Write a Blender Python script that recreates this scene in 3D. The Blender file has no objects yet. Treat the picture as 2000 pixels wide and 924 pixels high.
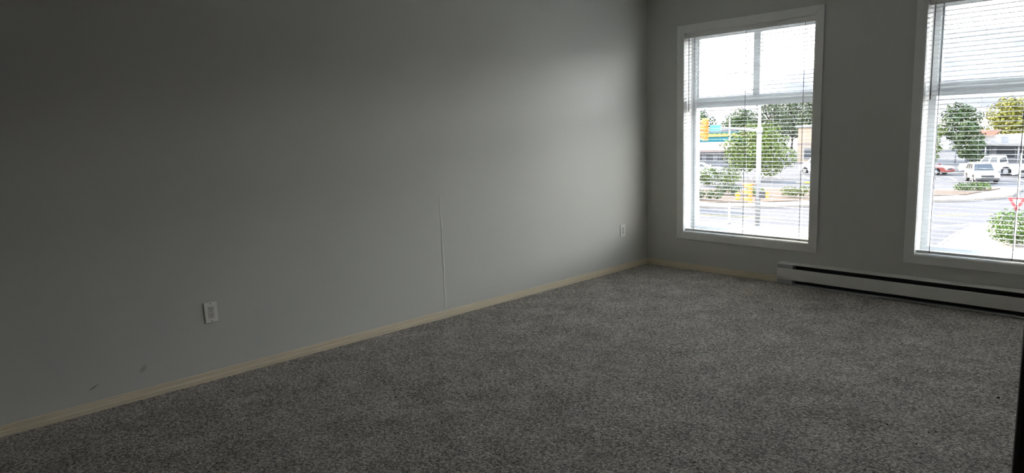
import bpy, bmesh, math, random
from mathutils import Vector, Matrix, noise

random.seed(7)
scene = bpy.context.scene
COL = scene.collection
PI = math.pi
R = math.radians

# ------------------------------------------------------------------ camera
CAM = Vector((3.8343, -5.358, 1.330))
YAW, PITCH, ROLL, FPX = -0.8194, -0.1570, -0.0357, 1334.8
fw = Vector((math.sin(YAW) * math.cos(PITCH), math.cos(YAW) * math.cos(PITCH), math.sin(PITCH)))
rt = Vector((math.cos(YAW), -math.sin(YAW), 0))
up = rt.cross(fw)
c, s = math.cos(ROLL), math.sin(ROLL)
rt, up = c * rt + s * up, -s * rt + c * up
cam_data = bpy.data.cameras.new('camera')
cam_data.sensor_width = 36.0
cam_data.sensor_fit = 'HORIZONTAL'
cam_data.lens = FPX / 2000 * 36.0
cam_data.clip_start = 0.02
cam_data.clip_end = 8000
cam = bpy.data.objects.new('camera', cam_data)
COL.objects.link(cam)
m = Matrix((rt, up, -fw)).transposed().to_4x4()
m.translation = CAM
cam.matrix_world = m
scene.camera = cam

# ------------------------------------------------------------------ sky, sun, exposure
SUN_AZ, SUN_EL = R(-75), R(27)          # azimuth from +Y, negative towards -X
w = bpy.data.worlds.new('sky')
scene.world = w
w.use_nodes = True
nt = w.node_tree
bg = nt.nodes['Background']
# clear hazy afternoon sky: white at the horizon, blue and dimmer overhead, the same all round
tc = nt.nodes.new('ShaderNodeTexCoord')
sx = nt.nodes.new('ShaderNodeSeparateXYZ')
rp = nt.nodes.new('ShaderNodeValToRGB')
nt.links.new(tc.outputs['Generated'], sx.inputs[0])
nt.links.new(sx.outputs['Z'], rp.inputs[0])
e = rp.color_ramp.elements
e[0].position, e[0].color = 0.0, (1.0, 0.97, 0.92, 1)
e[1].position, e[1].color = 1.0, (0.30, 0.38, 0.50, 1)
for pz, pc in ((0.10, (0.93, 0.93, 0.93, 1)), (0.22, (0.84, 0.87, 0.91, 1)), (0.40, (0.70, 0.75, 0.82, 1)), (0.65, (0.50, 0.57, 0.67, 1))):
    k = e.new(pz)
    k.color = pc
nt.links.new(rp.outputs[0], bg.inputs[0])
bg.inputs[1].default_value = 1.0
sun = bpy.data.lights.new('sun', 'SUN')
sun.energy = 2.0
sun.angle = R(0.6)
sun.color = (1.0, 0.86, 0.68)
sun_ob = bpy.data.objects.new('sun', sun)
COL.objects.link(sun_ob)
sd = Vector((math.sin(SUN_AZ) * math.cos(SUN_EL), math.cos(SUN_AZ) * math.cos(SUN_EL), math.sin(SUN_EL)))
sun_ob.rotation_euler = sd.to_track_quat('Z', 'Y').to_euler()
sun_ob.location = (-40, 10, 30)

scene.view_settings.view_transform = 'Standard'
scene.view_settings.look = 'None'
scene.view_settings.gamma = 1.0
scene.view_settings.use_curve_mapping = False
scene.view_settings.exposure = 4.25
scene.cycles.max_bounces = 14
scene.cycles.diffuse_bounces = 8
scene.cycles.transparent_max_bounces = 24
scene.cycles.sample_clamp_indirect = 6.0

# ------------------------------------------------------------------ materials
MATS = {}

def mat(name, col, rough=0.6, metal=0.0, spec=0.5, var=0.0, scale=20.0, bump=0.0, bscale=60.0, trans=0.0):
    """plain or slightly mottled principled material"""
    m = bpy.data.materials.new(name)
    m.use_nodes = True
    nt = m.node_tree
    b = nt.nodes['Principled BSDF']
    b.inputs['Base Color'].default_value = (*col, 1)
    b.inputs['Roughness'].default_value = rough
    b.inputs['Metallic'].default_value = metal
    b.inputs['Specular IOR Level'].default_value = spec
    tc = nt.nodes.new('ShaderNodeTexCoord')
    if var > 0:
        n = nt.nodes.new('ShaderNodeTexNoise')
        n.inputs['Scale'].default_value = scale
        n.inputs['Detail'].default_value = 4
        nt.links.new(tc.outputs['Object'], n.inputs['Vector'])
        r = nt.nodes.new('ShaderNodeValToRGB')
        r.color_ramp.elements[0].position = 0.3
        r.color_ramp.elements[1].position = 0.7
        r.color_ramp.elements[0].color = (*[v * (1 - var) for v in col], 1)
        r.color_ramp.elements[1].color = (*[min(1, v * (1 + var)) for v in col], 1)
        nt.links.new(n.outputs['Fac'], r.inputs[0])
        nt.links.new(r.outputs[0], b.inputs['Base Color'])
    if bump > 0:
        n = nt.nodes.new('ShaderNodeTexNoise')
        n.inputs['Scale'].default_value = bscale
        n.inputs['Detail'].default_value = 3
        nt.links.new(tc.outputs['Object'], n.inputs['Vector'])
        bp = nt.nodes.new('ShaderNodeBump')
        bp.inputs['Strength'].default_value = bump
        bp.inputs['Distance'].default_value = 0.002
        nt.links.new(n.outputs['Fac'], bp.inputs['Height'])
        nt.links.new(bp.outputs[0], b.inputs['Normal'])
    MATS[name] = m
    return m

def math_node(nt, op, a, b=None, clamp=False):
    n = nt.nodes.new('ShaderNodeMath')
    n.operation = op
    n.use_clamp = clamp
    for i, v in enumerate((a, b)):
        if v is None:
            continue
        if isinstance(v, (int, float)):
            n.inputs[i].default_value = v
        else:
            nt.links.new(v, n.inputs[i])
    return n.outputs[0]

# --- painted drywall with roller stipple, a dark scuff and a faint smudge
def wall_paint(name, col, scuffs=()):
    m = mat(name, col, 0.55, spec=0.35)
    nt = m.node_tree
    b = nt.nodes['Principled BSDF']
    tc = nt.nodes['Texture Coordinate']
    n1 = nt.nodes.new('ShaderNodeTexNoise')
    n1.inputs['Scale'].default_value = 1.3
    n1.inputs['Detail'].default_value = 5
    nt.links.new(tc.outputs['Object'], n1.inputs['Vector'])
    mix = nt.nodes.new('ShaderNodeMix')
    mix.data_type = 'RGBA'
    mix.inputs['A'].default_value = (*[v * 0.955 for v in col], 1)
    mix.inputs['B'].default_value = (*[v * 1.045 for v in col], 1)
    nt.links.new(n1.outputs['Fac'], mix.inputs['Factor'])
    last = mix.outputs['Result']
    sep = nt.nodes.new('ShaderNodeSeparateXYZ')
    nt.links.new(tc.outputs['Object'], sep.inputs[0])
    nz = nt.nodes.new('ShaderNodeTexNoise')
    nz.inputs['Scale'].default_value = 60
    nt.links.new(tc.outputs['Object'], nz.inputs['Vector'])
    for (y, z, ang, ly, lz, amt) in scuffs:
        dy = math_node(nt, 'SUBTRACT', sep.outputs['Y'], y)
        dz = math_node(nt, 'SUBTRACT', sep.outputs['Z'], z)
        ca, sa = math.cos(ang), math.sin(ang)
        u = math_node(nt, 'ADD', math_node(nt, 'MULTIPLY', dy, ca / ly), math_node(nt, 'MULTIPLY', dz, sa / ly))
        v = math_node(nt, 'ADD', math_node(nt, 'MULTIPLY', dy, -sa / lz), math_node(nt, 'MULTIPLY', dz, ca / lz))
        d = math_node(nt, 'ADD', math_node(nt, 'MULTIPLY', u, u), math_node(nt, 'MULTIPLY', v, v))
        d = math_node(nt, 'ADD', d, math_node(nt, 'MULTIPLY', nz.outputs['Fac'], 0.5))
        f = math_node(nt, 'SUBTRACT', 1.25, d, clamp=True)
        f = math_node(nt, 'MULTIPLY', f, amt, clamp=True)
        mx = nt.nodes.new('ShaderNodeMix')
        mx.data_type = 'RGBA'
        nt.links.new(f, mx.inputs['Factor'])
        nt.links.new(last, mx.inputs['A'])
        mx.inputs['B'].default_value = (0.05, 0.045, 0.04, 1)
        last = mx.outputs['Result']
    nt.links.new(last, b.inputs['Base Color'])
    n2 = nt.nodes.new('ShaderNodeTexNoise')
    n2.inputs['Scale'].default_value = 160
    n2.inputs['Detail'].default_value = 2
    nt.links.new(tc.outputs['Object'], n2.inputs['Vector'])
    n3 = nt.nodes.new('ShaderNodeTexNoise')
    n3.inputs['Scale'].default_value = 3.5
    nt.links.new(tc.outputs['Object'], n3.inputs['Vector'])
    h = math_node(nt, 'ADD', math_node(nt, 'MULTIPLY', n2.outputs['Fac'], 0.12), n3.outputs['Fac'])
    bp = nt.nodes.new('ShaderNodeBump')
    bp.inputs['Strength'].default_value = 0.25
    bp.inputs['Distance'].default_value = 0.004
    nt.links.new(h, bp.inputs['Height'])
    nt.links.new(bp.outputs[0], b.inputs['Normal'])
    return m

WALLCOL = (0.63, 0.63, 0.59)
wall_paint('wall_paint_scuffed', WALLCOL, scuffs=[(-4.674, 0.124, 0.45, 0.030, 0.004, 0.75), (-4.442, 0.158, 0.9, 0.030, 0.016, 0.30)])
wall_paint('wall_paint', WALLCOL)
mat('ceiling_paint', (0.70, 0.70, 0.68), 0.8, bump=0.5, bscale=180)

# --- cut-pile carpet: tuft-scale light and dark fibres, broad mottling, relief
def carpet():
    m = mat('carpet', (0.2, 0.19, 0.18), 0.95, spec=0.1)
    nt = m.node_tree
    b = nt.nodes['Principled BSDF']
    tc = nt.nodes['Texture Coordinate']
    def noise_n(scale, detail, rough=0.6, dist=0.0):
        n = nt.nodes.new('ShaderNodeTexNoise')
        n.inputs['Scale'].default_value = scale
        n.inputs['Detail'].default_value = detail
        n.inputs['Roughness'].default_value = rough
        n.inputs['Distortion'].default_value = dist
        nt.links.new(tc.outputs['Object'], n.inputs['Vector'])
        return n.outputs['Fac']
    vor = nt.nodes.new('ShaderNodeTexVoronoi')
    vor.inputs['Scale'].default_value = 130
    vor.inputs['Randomness'].default_value = 1.0
    nt.links.new(tc.outputs['Object'], vor.inputs['Vector'])
    sep = nt.nodes.new('ShaderNodeSeparateColor')
    nt.links.new(vor.outputs['Color'], sep.inputs[0])
    fine = noise_n(210, 3, 0.7, 0.6)
    mid = noise_n(70, 2, 0.6, 0.4)
    broad = noise_n(4.5, 4, 0.6)
    t = math_node(nt, 'ADD', math_node(nt, 'MULTIPLY', sep.outputs[0], 0.34), math_node(nt, 'MULTIPLY', fine, 0.75))
    t = math_node(nt, 'ADD', t, math_node(nt, 'MULTIPLY', mid, 0.55))
    t = math_node(nt, 'ADD', t, math_node(nt, 'MULTIPLY', broad, 0.30))
    ramp = nt.nodes.new('ShaderNodeValToRGB')
    e = ramp.color_ramp.elements
    e[0].position, e[0].color = 0.40, (0.030, 0.027, 0.025, 1)
    e[1].position, e[1].color = 0.74, (0.95, 0.88, 0.80, 1)
    k = e.new(0.52); k.color = (0.24, 0.222, 0.205, 1)
    k = e.new(0.62); k.color = (0.54, 0.50, 0.455, 1)
    nt.links.new(math_node(nt, 'MULTIPLY', t, 0.58), ramp.inputs[0])
    nt.links.new(ramp.outputs[0], b.inputs['Base Color'])
    h = math_node(nt, 'ADD', math_node(nt, 'MULTIPLY', vor.outputs['Distance'], -0.7), math_node(nt, 'ADD', fine, mid))
    bp = nt.nodes.new('ShaderNodeBump')
    bp.inputs['Strength'].default_value = 0.9
    bp.inputs['Distance'].default_value = 0.006
    nt.links.new(h, bp.inputs['Height'])
    nt.links.new(bp.outputs[0], b.inputs['Normal'])
    b.inputs['Sheen Weight'].default_value = 0.22
    b.inputs['Sheen Roughness'].default_value = 0.45
    b.inputs['Sheen Tint'].default_value = (1.0, 0.92, 0.82, 1)
carpet()

# --- cream painted / pine skirting with faint grain along its length
def skirting(name, axis):
    m = mat(name, (0.62, 0.53, 0.37), 0.5, spec=0.4)
    nt = m.node_tree
    b = nt.nodes['Principled BSDF']
    tc = nt.nodes['Texture Coordinate']
    mp = nt.nodes.new('ShaderNodeMapping')
    sc = [220.0, 220.0, 220.0]
    sc[axis] = 2.5
    mp.inputs['Scale'].default_value = sc
    nt.links.new(tc.outputs['Object'], mp.inputs[0])
    n = nt.nodes.new('ShaderNodeTexNoise')
    n.inputs['Scale'].default_value = 1.0
    n.inputs['Detail'].default_value = 3
    nt.links.new(mp.outputs[0], n.inputs['Vector'])
    r = nt.nodes.new('ShaderNodeValToRGB')
    r.color_ramp.elements[0].position, r.color_ramp.elements[1].position = 0.3, 0.72
    r.color_ramp.elements[0].color = (0.70, 0.61, 0.44, 1)
    r.color_ramp.elements[1].color = (0.88, 0.81, 0.65, 1)
    nt.links.new(n.outputs['Fac'], r.inputs[0])
    nt.links.new(r.outputs[0], b.inputs['Base Color'])
skirting('skirting_wood_along_y', 1)
skirting('skirting_wood_along_x', 0)

mat('casing_white', (0.86, 0.86, 0.83), 0.45, var=0.03, scale=9)
mat('vinyl_white', (0.62, 0.64, 0.66), 0.4)
mat('slat_white', (0.70, 0.70, 0.68), 0.4, var=0.02, scale=30)
mat('cord_backlit', (0.10, 0.10, 0.11), 0.7)  # front ladder cords: their backlit darkness is put into the colour
mat('cord_white', (0.75, 0.75, 0.72), 0.7)
mat('wand_plastic', (0.14, 0.15, 0.17), 0.3)
mat('outlet_plastic', (0.86, 0.85, 0.80), 0.35, spec=0.5)
mat('outlet_insert', (0.66, 0.65, 0.61), 0.35)
mat('slot_black', (0.012, 0.012, 0.012), 0.6)
mat('heater_enamel', (0.82, 0.81, 0.77), 0.35, var=0.02, scale=14)
mat('heater_end', (0.50, 0.52, 0.54), 0.4)
mat('heater_dark', (0.030, 0.032, 0.037), 0.5)
mat('heater_fin', (0.12, 0.125, 0.135), 0.45, metal=0.5)
mat('jamb_unlit', (0.030, 0.022, 0.014), 0.5, var=0.2, scale=6)  # shade of the unlit partition end, carried by the base colour
mat('lint_white', (0.75, 0.73, 0.70), 0.9)
mat('lint_dark', (0.02, 0.018, 0.016), 0.9)

# glass: clear pass-through with fresnel gloss
g = bpy.data.materials.new('window_glass')
g.use_nodes = True
nt = g.node_tree
nt.nodes.clear()
out = nt.nodes.new('ShaderNodeOutputMaterial')
tr = nt.nodes.new('ShaderNodeBsdfTransparent')
tr.inputs[0].default_value = (0.95, 0.965, 0.96, 1)
gl = nt.nodes.new('ShaderNodeBsdfGlossy')
gl.inputs['Roughness'].default_value = 0.02
fr = nt.nodes.new('ShaderNodeFresnel')
fr.inputs['IOR'].default_value = 1.45
mx = nt.nodes.new('ShaderNodeMixShader')
nt.links.new(fr.outputs[0], mx.inputs[0])
nt.links.new(tr.outputs[0], mx.inputs[1])
nt.links.new(gl.outputs[0], mx.inputs[2])
nt.links.new(mx.outputs[0], out.inputs[0])
MATS['window_glass'] = g

# outdoors (sunlit asphalt, concrete, foliage, paint)
K = 0.36
def out_mat(name, col, rough=0.8, **k):
    k.setdefault('spec', 0.10 if rough >= 0.7 else 0.4)
    return mat(name, tuple(v * K for v in col), rough, **k)
out_mat('asphalt', (0.098, 0.097, 0.108), 0.9, var=0.16, scale=0.35)
out_mat('concrete', (0.30, 0.265, 0.235), 0.9, var=0.10, scale=0.8)
out_mat('curb_concrete', (0.32, 0.29, 0.26), 0.9, var=0.1, scale=1.5)
out_mat('bark_mulch', (0.12, 0.085, 0.062), 0.95, var=0.35, scale=5)
out_mat('dry_land', (0.14, 0.125, 0.085), 0.95, var=0.3, scale=0.02)
out_mat('road_paint_white', (0.42, 0.42, 0.42), 0.8)
out_mat('road_paint_yellow', (0.50, 0.36, 0.05), 0.8)
for nm, cc in (('leaf_mid', (0.105, 0.15, 0.025)), ('leaf_dark', (0.05, 0.085, 0.026)), ('leaf_yellow', (0.21, 0.20, 0.03)),
               ('leaf_grey', (0.075, 0.10, 0.05)), ('leaf_hedge', (0.085, 0.155, 0.026))):
    mm = out_mat(nm, cc, 0.7, var=0.35, scale=1.1)
out_mat('tree_bark', (0.085, 0.07, 0.055), 0.9, var=0.25, scale=4)
out_mat('galvanised', (0.42, 0.43, 0.44), 0.5, metal=0.3)
out_mat('signal_yellow', (0.62, 0.27, 0.03), 0.5)
out_mat('signal_black', (0.02, 0.02, 0.022), 0.6)
out_mat('signal_lens', (0.10, 0.02, 0.015), 0.2)
out_mat('sign_teal', (0.02, 0.25, 0.23), 0.5)
out_mat('sign_white', (1.1, 1.1, 1.1), 0.5)
out_mat('sign_red', (0.55, 0.035, 0.04), 0.5)
out_mat('teal_wall', (0.03, 0.19, 0.23), 0.7, var=0.08, scale=0.5)
out_mat('yellow_trim', (0.50, 0.38, 0.10), 0.7)
out_mat('roof_pink', (0.32, 0.25, 0.23), 0.8, var=0.08, scale=1)
out_mat('stucco_cream', (0.45, 0.36, 0.27), 0.85, var=0.05, scale=1)
out_mat('stucco_grey', (0.20, 0.205, 0.23), 0.85, var=0.06, scale=0.5)
out_mat('fascia_pale', (0.34, 0.35, 0.38), 0.7)
out_mat('brick_salmon', (0.46, 0.24, 0.17), 0.8)
out_mat('shop_glass', (0.035, 0.045, 0.06), 0.15)
out_mat('awning_blue', (0.08, 0.09, 0.18), 0.7)
out_mat('car_white', (1.1, 1.13, 1.16), 0.25)
out_mat('car_silver', (0.40, 0.37, 0.36), 0.3, metal=0.2)
out_mat('car_red', (0.28, 0.035, 0.03), 0.3)
out_mat('car_glass', (0.02, 0.026, 0.035), 0.1)
out_mat('tyre', (0.018, 0.018, 0.02), 0.85)
out_mat('wheel_alloy', (0.4, 0.4, 0.42), 0.35, metal=0.6)
out_mat('lamp_glass', (0.6, 0.6, 0.58), 0.2)
out_mat('tail_red', (0.35, 0.02, 0.02), 0.3)
out_mat('hill_grass', (0.16, 0.15, 0.155), 0.95, var=0.28, scale=0.006)
out_mat('facade_render', (0.4, 0.38, 0.34), 0.9, var=0.05, scale=1)

# ------------------------------------------------------------------ mesh helpers
def bm_box(bm, x0, x1, y0, y1, z0, z1):
    v = [bm.verts.new(p) for p in ((x0, y0, z0), (x1, y0, z0), (x1, y1, z0), (x0, y1, z0),
                                   (x0, y0, z1), (x1, y0, z1), (x1, y1, z1), (x0, y1, z1))]
    for f in ((0, 3, 2, 1), (4, 5, 6, 7), (0, 1, 5, 4), (1, 2, 6, 5), (2, 3, 7, 6), (3, 0, 4, 7)):
        bm.faces.new([v[i] for i in f])
    return v

def bm_prism(bm, pts, axis, a, b):
    """extrude a 2-D outline (pts in the other two axes, in xyz order) from a to b along axis"""
    def P(p, t):
        q = list(p)
        q.insert(axis, t)
        return q
    A = [bm.verts.new(P(p, a)) for p in pts]
    B = [bm.verts.new(P(p, b)) for p in pts]
    n = len(pts)
    bm.faces.new(A)
    bm.faces.new(B[::-1])
    for i in range(n):
        bm.faces.new([A[i], B[i], B[(i + 1) % n], A[(i + 1) % n]])

def bm_tube(bm, pts, radii, n=8, caps=True):
    rings = []
    pts = [Vector(p) for p in pts]
    if isinstance(radii, (int, float)):
        radii = [radii] * len(pts)
    for i, p in enumerate(pts):
        d = (pts[min(i + 1, len(pts) - 1)] - pts[max(i - 1, 0)]).normalized()
        a = d.cross(Vector((0, 0, 1)))
        if a.length < 1e-3:
            a = Vector((1, 0, 0))
        a.normalize()
        b = d.cross(a)
        rings.append([bm.verts.new(p + radii[i] * (math.cos(2 * PI * k / n) * a + math.sin(2 * PI * k / n) * b)) for k in range(n)])
    for r0, r1 in zip(rings, rings[1:]):
        for k in range(n):
            bm.faces.new([r0[k], r0[(k + 1) % n], r1[(k + 1) % n], r1[k]])
    if caps:
        bm.faces.new(rings[0][::-1])
        bm.faces.new(rings[-1])

def obj(name, bm, material, parent=None, smooth=False, bevel=0.0, seg=2, loc=None):
    me = bpy.data.meshes.new(name)
    bmesh.ops.recalc_face_normals(bm, faces=bm.faces)
    bm.to_mesh(me)
    bm.free()
    if smooth:
        me.shade_smooth()
    o = bpy.data.objects.new(name, me)
    me.materials.append(MATS[material])
    COL.objects.link(o)
    if parent:
        o.parent = parent
    if loc:
        o.location = loc
    if bevel:
        bv = o.modifiers.new('bevel', 'BEVEL')
        bv.width = bevel
        bv.segments = seg
        bv.limit_method = 'ANGLE'
    return o

def box(name, x0, x1, y0, y1, z0, z1, material, parent=None, bevel=0.0):
    bm = bmesh.new()
    bm_box(bm, x0, x1, y0, y1, z0, z1)
    return obj(name, bm, material, parent, bevel=bevel)

def tube(name, pts, radii, material, parent=None, n=8):
    bm = bmesh.new()
    bm_tube(bm, pts, radii, n)
    return obj(name, bm, material, parent, smooth=True)

def tag(o, label, cat, group=None):
    o['label'] = label
    o['category'] = cat
    if group:
        o['group'] = group
    return o

def struct(o, label=None):
    o['kind'] = 'structure'
    if label:
        o['label'] = label
    return o

def thing(name, label, cat, loc=(0, 0, 0), rz=0.0, group=None):
    o = bpy.data.objects.new(name, None)
    COL.objects.link(o)
    o.location = loc
    o.rotation_euler = (0, 0, rz)
    o.empty_display_size = 0.1
    return tag(o, label, cat, group)

def linked(src, parent, loc=None, rot=None):
    o = src.copy()
    COL.objects.link(o)
    o.parent = parent
    if loc is not None:
        o.location = loc
    if rot is not None:
        o.rotation_euler = rot
    return o

# ------------------------------------------------------------------ the room
H = 2.46
XR = 6.3            # far wall to the side, out of the picture
YB = -10.5          # behind the camera
T = 0.19            # outer wall thickness
CW = 0.0615         # casing width
ZO0, ZO1 = 0.277, 2.1613
WIN = [(0.3331, 1.6084), (2.2298, 3.5051)]
Z0, Z1 = ZO0 + CW, ZO1 - CW

fl = struct(box('floor', -T, XR + T, YB - T, T * 0 + 0.0, -0.12, 0.0, 'carpet'), 'grey speckled cut-pile carpet floor')
ce = struct(box('ceiling', -T, XR + T, YB - T, T, H, H + 0.12, 'ceiling_paint'), 'white ceiling')
struct(box('wall_left', -T, 0, YB - T, T, -0.12, H, 'wall_paint_scuffed'), 'long grey painted wall with a power outlet')
struct(box('wall_right', XR, XR + T, YB - T, T, -0.12, H, 'wall_paint'), 'grey painted wall')
struct(box('wall_front', 0, XR, YB - T, YB, -0.12, H, 'wall_paint'), 'grey painted wall')

# window wall with openings, as one closed mesh
bm = bmesh.new()
xs = [0.0]
for a, b in WIN:
    xs += [a + CW, b - CW]
xs.append(XR)
zs = [-0.12, Z0, Z1, H]
solid = {(i, j): not (j == 1 and i % 2 == 1) for i in range(len(xs) - 1) for j in range(3)}
cache = {}
def V(x, y, z):
    k = (round(x, 5), round(y, 5), round(z, 5))
    if k not in cache:
        cache[k] = bm.verts.new(k)
    return cache[k]
for (i, j), so in solid.items():
    if not so:
        continue
    x0, x1, z0, z1 = xs[i], xs[i + 1], zs[j], zs[j + 1]
    bm.faces.new([V(x0, 0, z0), V(x1, 0, z0), V(x1, 0, z1), V(x0, 0, z1)])
    bm.faces.new([V(x0, T, z0), V(x0, T, z1), V(x1, T, z1), V(x1, T, z0)])
    for di, dj, q in ((-1, 0, ((x0, z0), (x0, z1))), (1, 0, ((x1, z0), (x1, z1))), (0, -1, ((x0, z0), (x1, z0))), (0, 1, ((x0, z1), (x1, z1)))):
        if not solid.get((i + di, j + dj), False):
            (xa, za), (xb, zb) = q
            bm.faces.new([V(xa, 0, za), V(xb, 0, zb), V(xb, T, zb), V(xa, T, za)])
struct(obj('wall_back', bm, 'wall_paint'), 'grey painted window wall')

# unseen eave added to keep sun and high sky off the slats
struct(box('roof', -1.5, XR + 1.5, T + 0.001, T + 0.50, H + 0.02, H + 0.22, 'ceiling_paint'), 'unseen eave added above the windows to shade the blinds')

# drywall seam: a shallow ridge running up the long wall
bm = bmesh.new()
ys = -2.455
prof = [(0.0, -0.009), (0.0012, -0.004), (0.0032, 0.0), (0.0010, 0.003), (0.0, 0.010)]
rows = []
for k in range(13):
    z = 0.06 + k * 0.07
    off = 0.003 * math.sin(k * 1.7)
    amp = max(0.05, 1 - abs(k - 5) / 9)
    rows.append([bm.verts.new((px * amp + 0.00005, ys + py + off, z)) for px, py in prof])
for a, b in zip(rows, rows[1:]):
    for q in range(4):
        bm.faces.new([a[q], a[q + 1], b[q + 1], b[q]])
struct(obj('trim_1', bm, 'wall_paint', smooth=True), 'faint vertical drywall seam')

# partition end beside the camera, its unlit darkness put into the jamb colour
struct(box('wall_partition', 3.80, XR, -4.80, -4.69, -0.0, H, 'wall_paint'), 'partition wall beside the doorway')
jb = struct(box('trim_2', 3.7445, 3.82, -4.812, -4.678, 0.0, H - 0.001, 'jamb_unlit', bevel=0.004), 'jamb at the end of the partition, coloured dark for its unlit side')

# ribbed baseboards
def base_profile():
    return [(0.0, 0.0), (0.0135, 0.0), (0.0138, 0.0085), (0.0085, 0.0095), (0.0085, 0.0120), (0.0135, 0.0135), (0.0140, 0.0190), (0.0132, 0.0250), (0.0112, 0.0275),
            (0.0058, 0.0290), (0.0058, 0.0325), (0.0098, 0.0345), (0.0104, 0.0370), (0.0095, 0.0398), (0.0050, 0.0410), (0.0050, 0.0440), (0.0085, 0.0460), (0.0088, 0.0490), (0.0064, 0.0522), (0.0, 0.0522)]
bm = bmesh.new()
bm_prism(bm, [(0.0 + a, b) for a, b in base_profile()], 1, YB, -0.0)   # x,z outline along y
struct(obj('baseboard_left', bm, 'skirting_wood_along_y'), 'cream ribbed wooden baseboard along the long wall')
bm = bmesh.new()
bm_prism(bm, [(-a, b) for a, b in base_profile()], 0, 0.0, 1.312)      # y,z outline along x
struct(obj('baseboard_back', bm, 'skirting_wood_along_x'), 'cream ribbed wooden baseboard under the window')

# ------------------------------------------------------------------ windows and blinds
def window(n, xa, xb, label):
    """casing, reveal, vinyl frame, rail, mullion and three panes; one root per window"""
    root = bpy.data.objects.new(f'window_{n}', None)
    COL.objects.link(root)
    root.location = ((xa + xb) / 2, 0, ZO0)
    struct(root, label)
    ox, oz = (xa + xb) / 2, ZO0
    W, Hh = xb - xa, ZO1 - ZO0
    hw = W / 2
    # casing boards with mitred corners, inner bead raised
    def cas(p):     # outline in x,z (mitred board)
        bm = bmesh.new()
        bm_prism(bm, p, 1, -0.015, -0.0005)
        return obj('casing', bm, 'casing_white', root, bevel=0.003)
    cas([(-hw, 0), (hw, 0), (hw - CW, CW), (-hw + CW, CW)])
    cas([(-hw, Hh), (-hw + CW, Hh - CW), (hw - CW, Hh - CW), (hw, Hh)])
    cas([(-hw, 0), (-hw + CW, CW), (-hw + CW, Hh - CW), (-hw, Hh)])
    cas([(hw, 0), (hw, Hh), (hw - CW, Hh - CW), (hw - CW, CW)])
    # thin jamb lining inside the opening
    ix, iz0, iz1 = hw - CW, CW, Hh - CW
    t = 0.006
    box('jamb_liner', -ix, -ix + t, -0.012, 0.12, iz0, iz1, 'casing_white', root)
    box('jamb_liner', ix - t, ix, -0.012, 0.12, iz0, iz1, 'casing_white', root)
    box('head_liner', -ix + t, ix - t, -0.012, 0.12, iz1 - t, iz1, 'casing_white', root)
    box('sill_board', -ix + t, ix - t, -0.012, 0.12, iz0, iz0 + t, 'casing_white', root, bevel=0.001)
    # vinyl frame
    f = 0.052
    y0, y1 = 0.118, 0.185
    bm = bmesh.new()
    for (a, b, c_, d) in ((-ix, -ix + f, iz0, iz1), (ix - f, ix, iz0, iz1), (-ix + f, ix - f, iz0, iz0 + f), (-ix + f, ix - f, iz1 - f, iz1)):
        bm_box(bm, a, b, y0, y1, c_, d)
    obj('frame', bm, 'vinyl_white', root, bevel=0.004)
    # horizontal rail, stepped
    zr0, zr1 = 1.452 - oz, 1.540 - oz
    bm = bmesh.new()
    bm_prism(bm, [(y0 + 0.006, zr0), (y0 + 0.006, zr0 + 0.022), (y0 + 0.014, zr0 + 0.026), (y0 + 0.014, zr0 + 0.048), (y0 + 0.002, zr0 + 0.054),
                  (y0 + 0.002, zr1 - 0.012), (y0 + 0.012, zr1), (y1 - 0.006, zr1), (y1 - 0.006, zr0)], 0, -ix + f, ix - f)
    obj('transom_rail', bm, 'vinyl_white', root, bevel=0.002)
    # upper sash stiles and centre mullion
    box('sash_stile', -ix + f, -ix + f + 0.018, y0 + 0.016, y1 - 0.012, zr1, iz1 - f, 'vinyl_white', root, bevel=0.003)
    box('sash_stile', ix - f - 0.018, ix - f, y0 + 0.016, y1 - 0.012, zr1, iz1 - f, 'vinyl_white', root, bevel=0.003)
    mx = 1.010 - 0.97075
    box('mullion', mx - 0.030, mx + 0.030, y0 + 0.004, y1 - 0.008, zr1, iz1 - f, 'vinyl_white', root, bevel=0.004)
    for (a, b, c_, d) in ((-ix + f + 0.018, mx - 0.030, zr1, iz1 - f), (mx + 0.030, ix - f - 0.018, zr1, iz1 - f), (-ix + f, ix - f, iz0 + f, zr0)):
        bm = bmesh.new()
        vs = [bm.verts.new(p) for p in ((a, 0.155, c_), (b, 0.155, c_), (b, 0.155, d), (a, 0.155, d))]
        bm.faces.new(vs)
        obj('pane', bm, 'window_glass', root)
    return root

def slat_mesh(L):
    bm = bmesh.new()
    wd, th, cr, n = 0.036, 0.0014, 0.0012, 6
    A, B = [], []
    for k in range(n + 1):
        u = -1 + 2 * k / n
        y = u * wd / 2
        z = cr * (1 - u * u)
        A.append((y, z + th / 2))
        B.append((y, z - th / 2))
    bm_prism(bm, A + B[::-1], 0, -L / 2, L / 2)
    return bm

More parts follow.
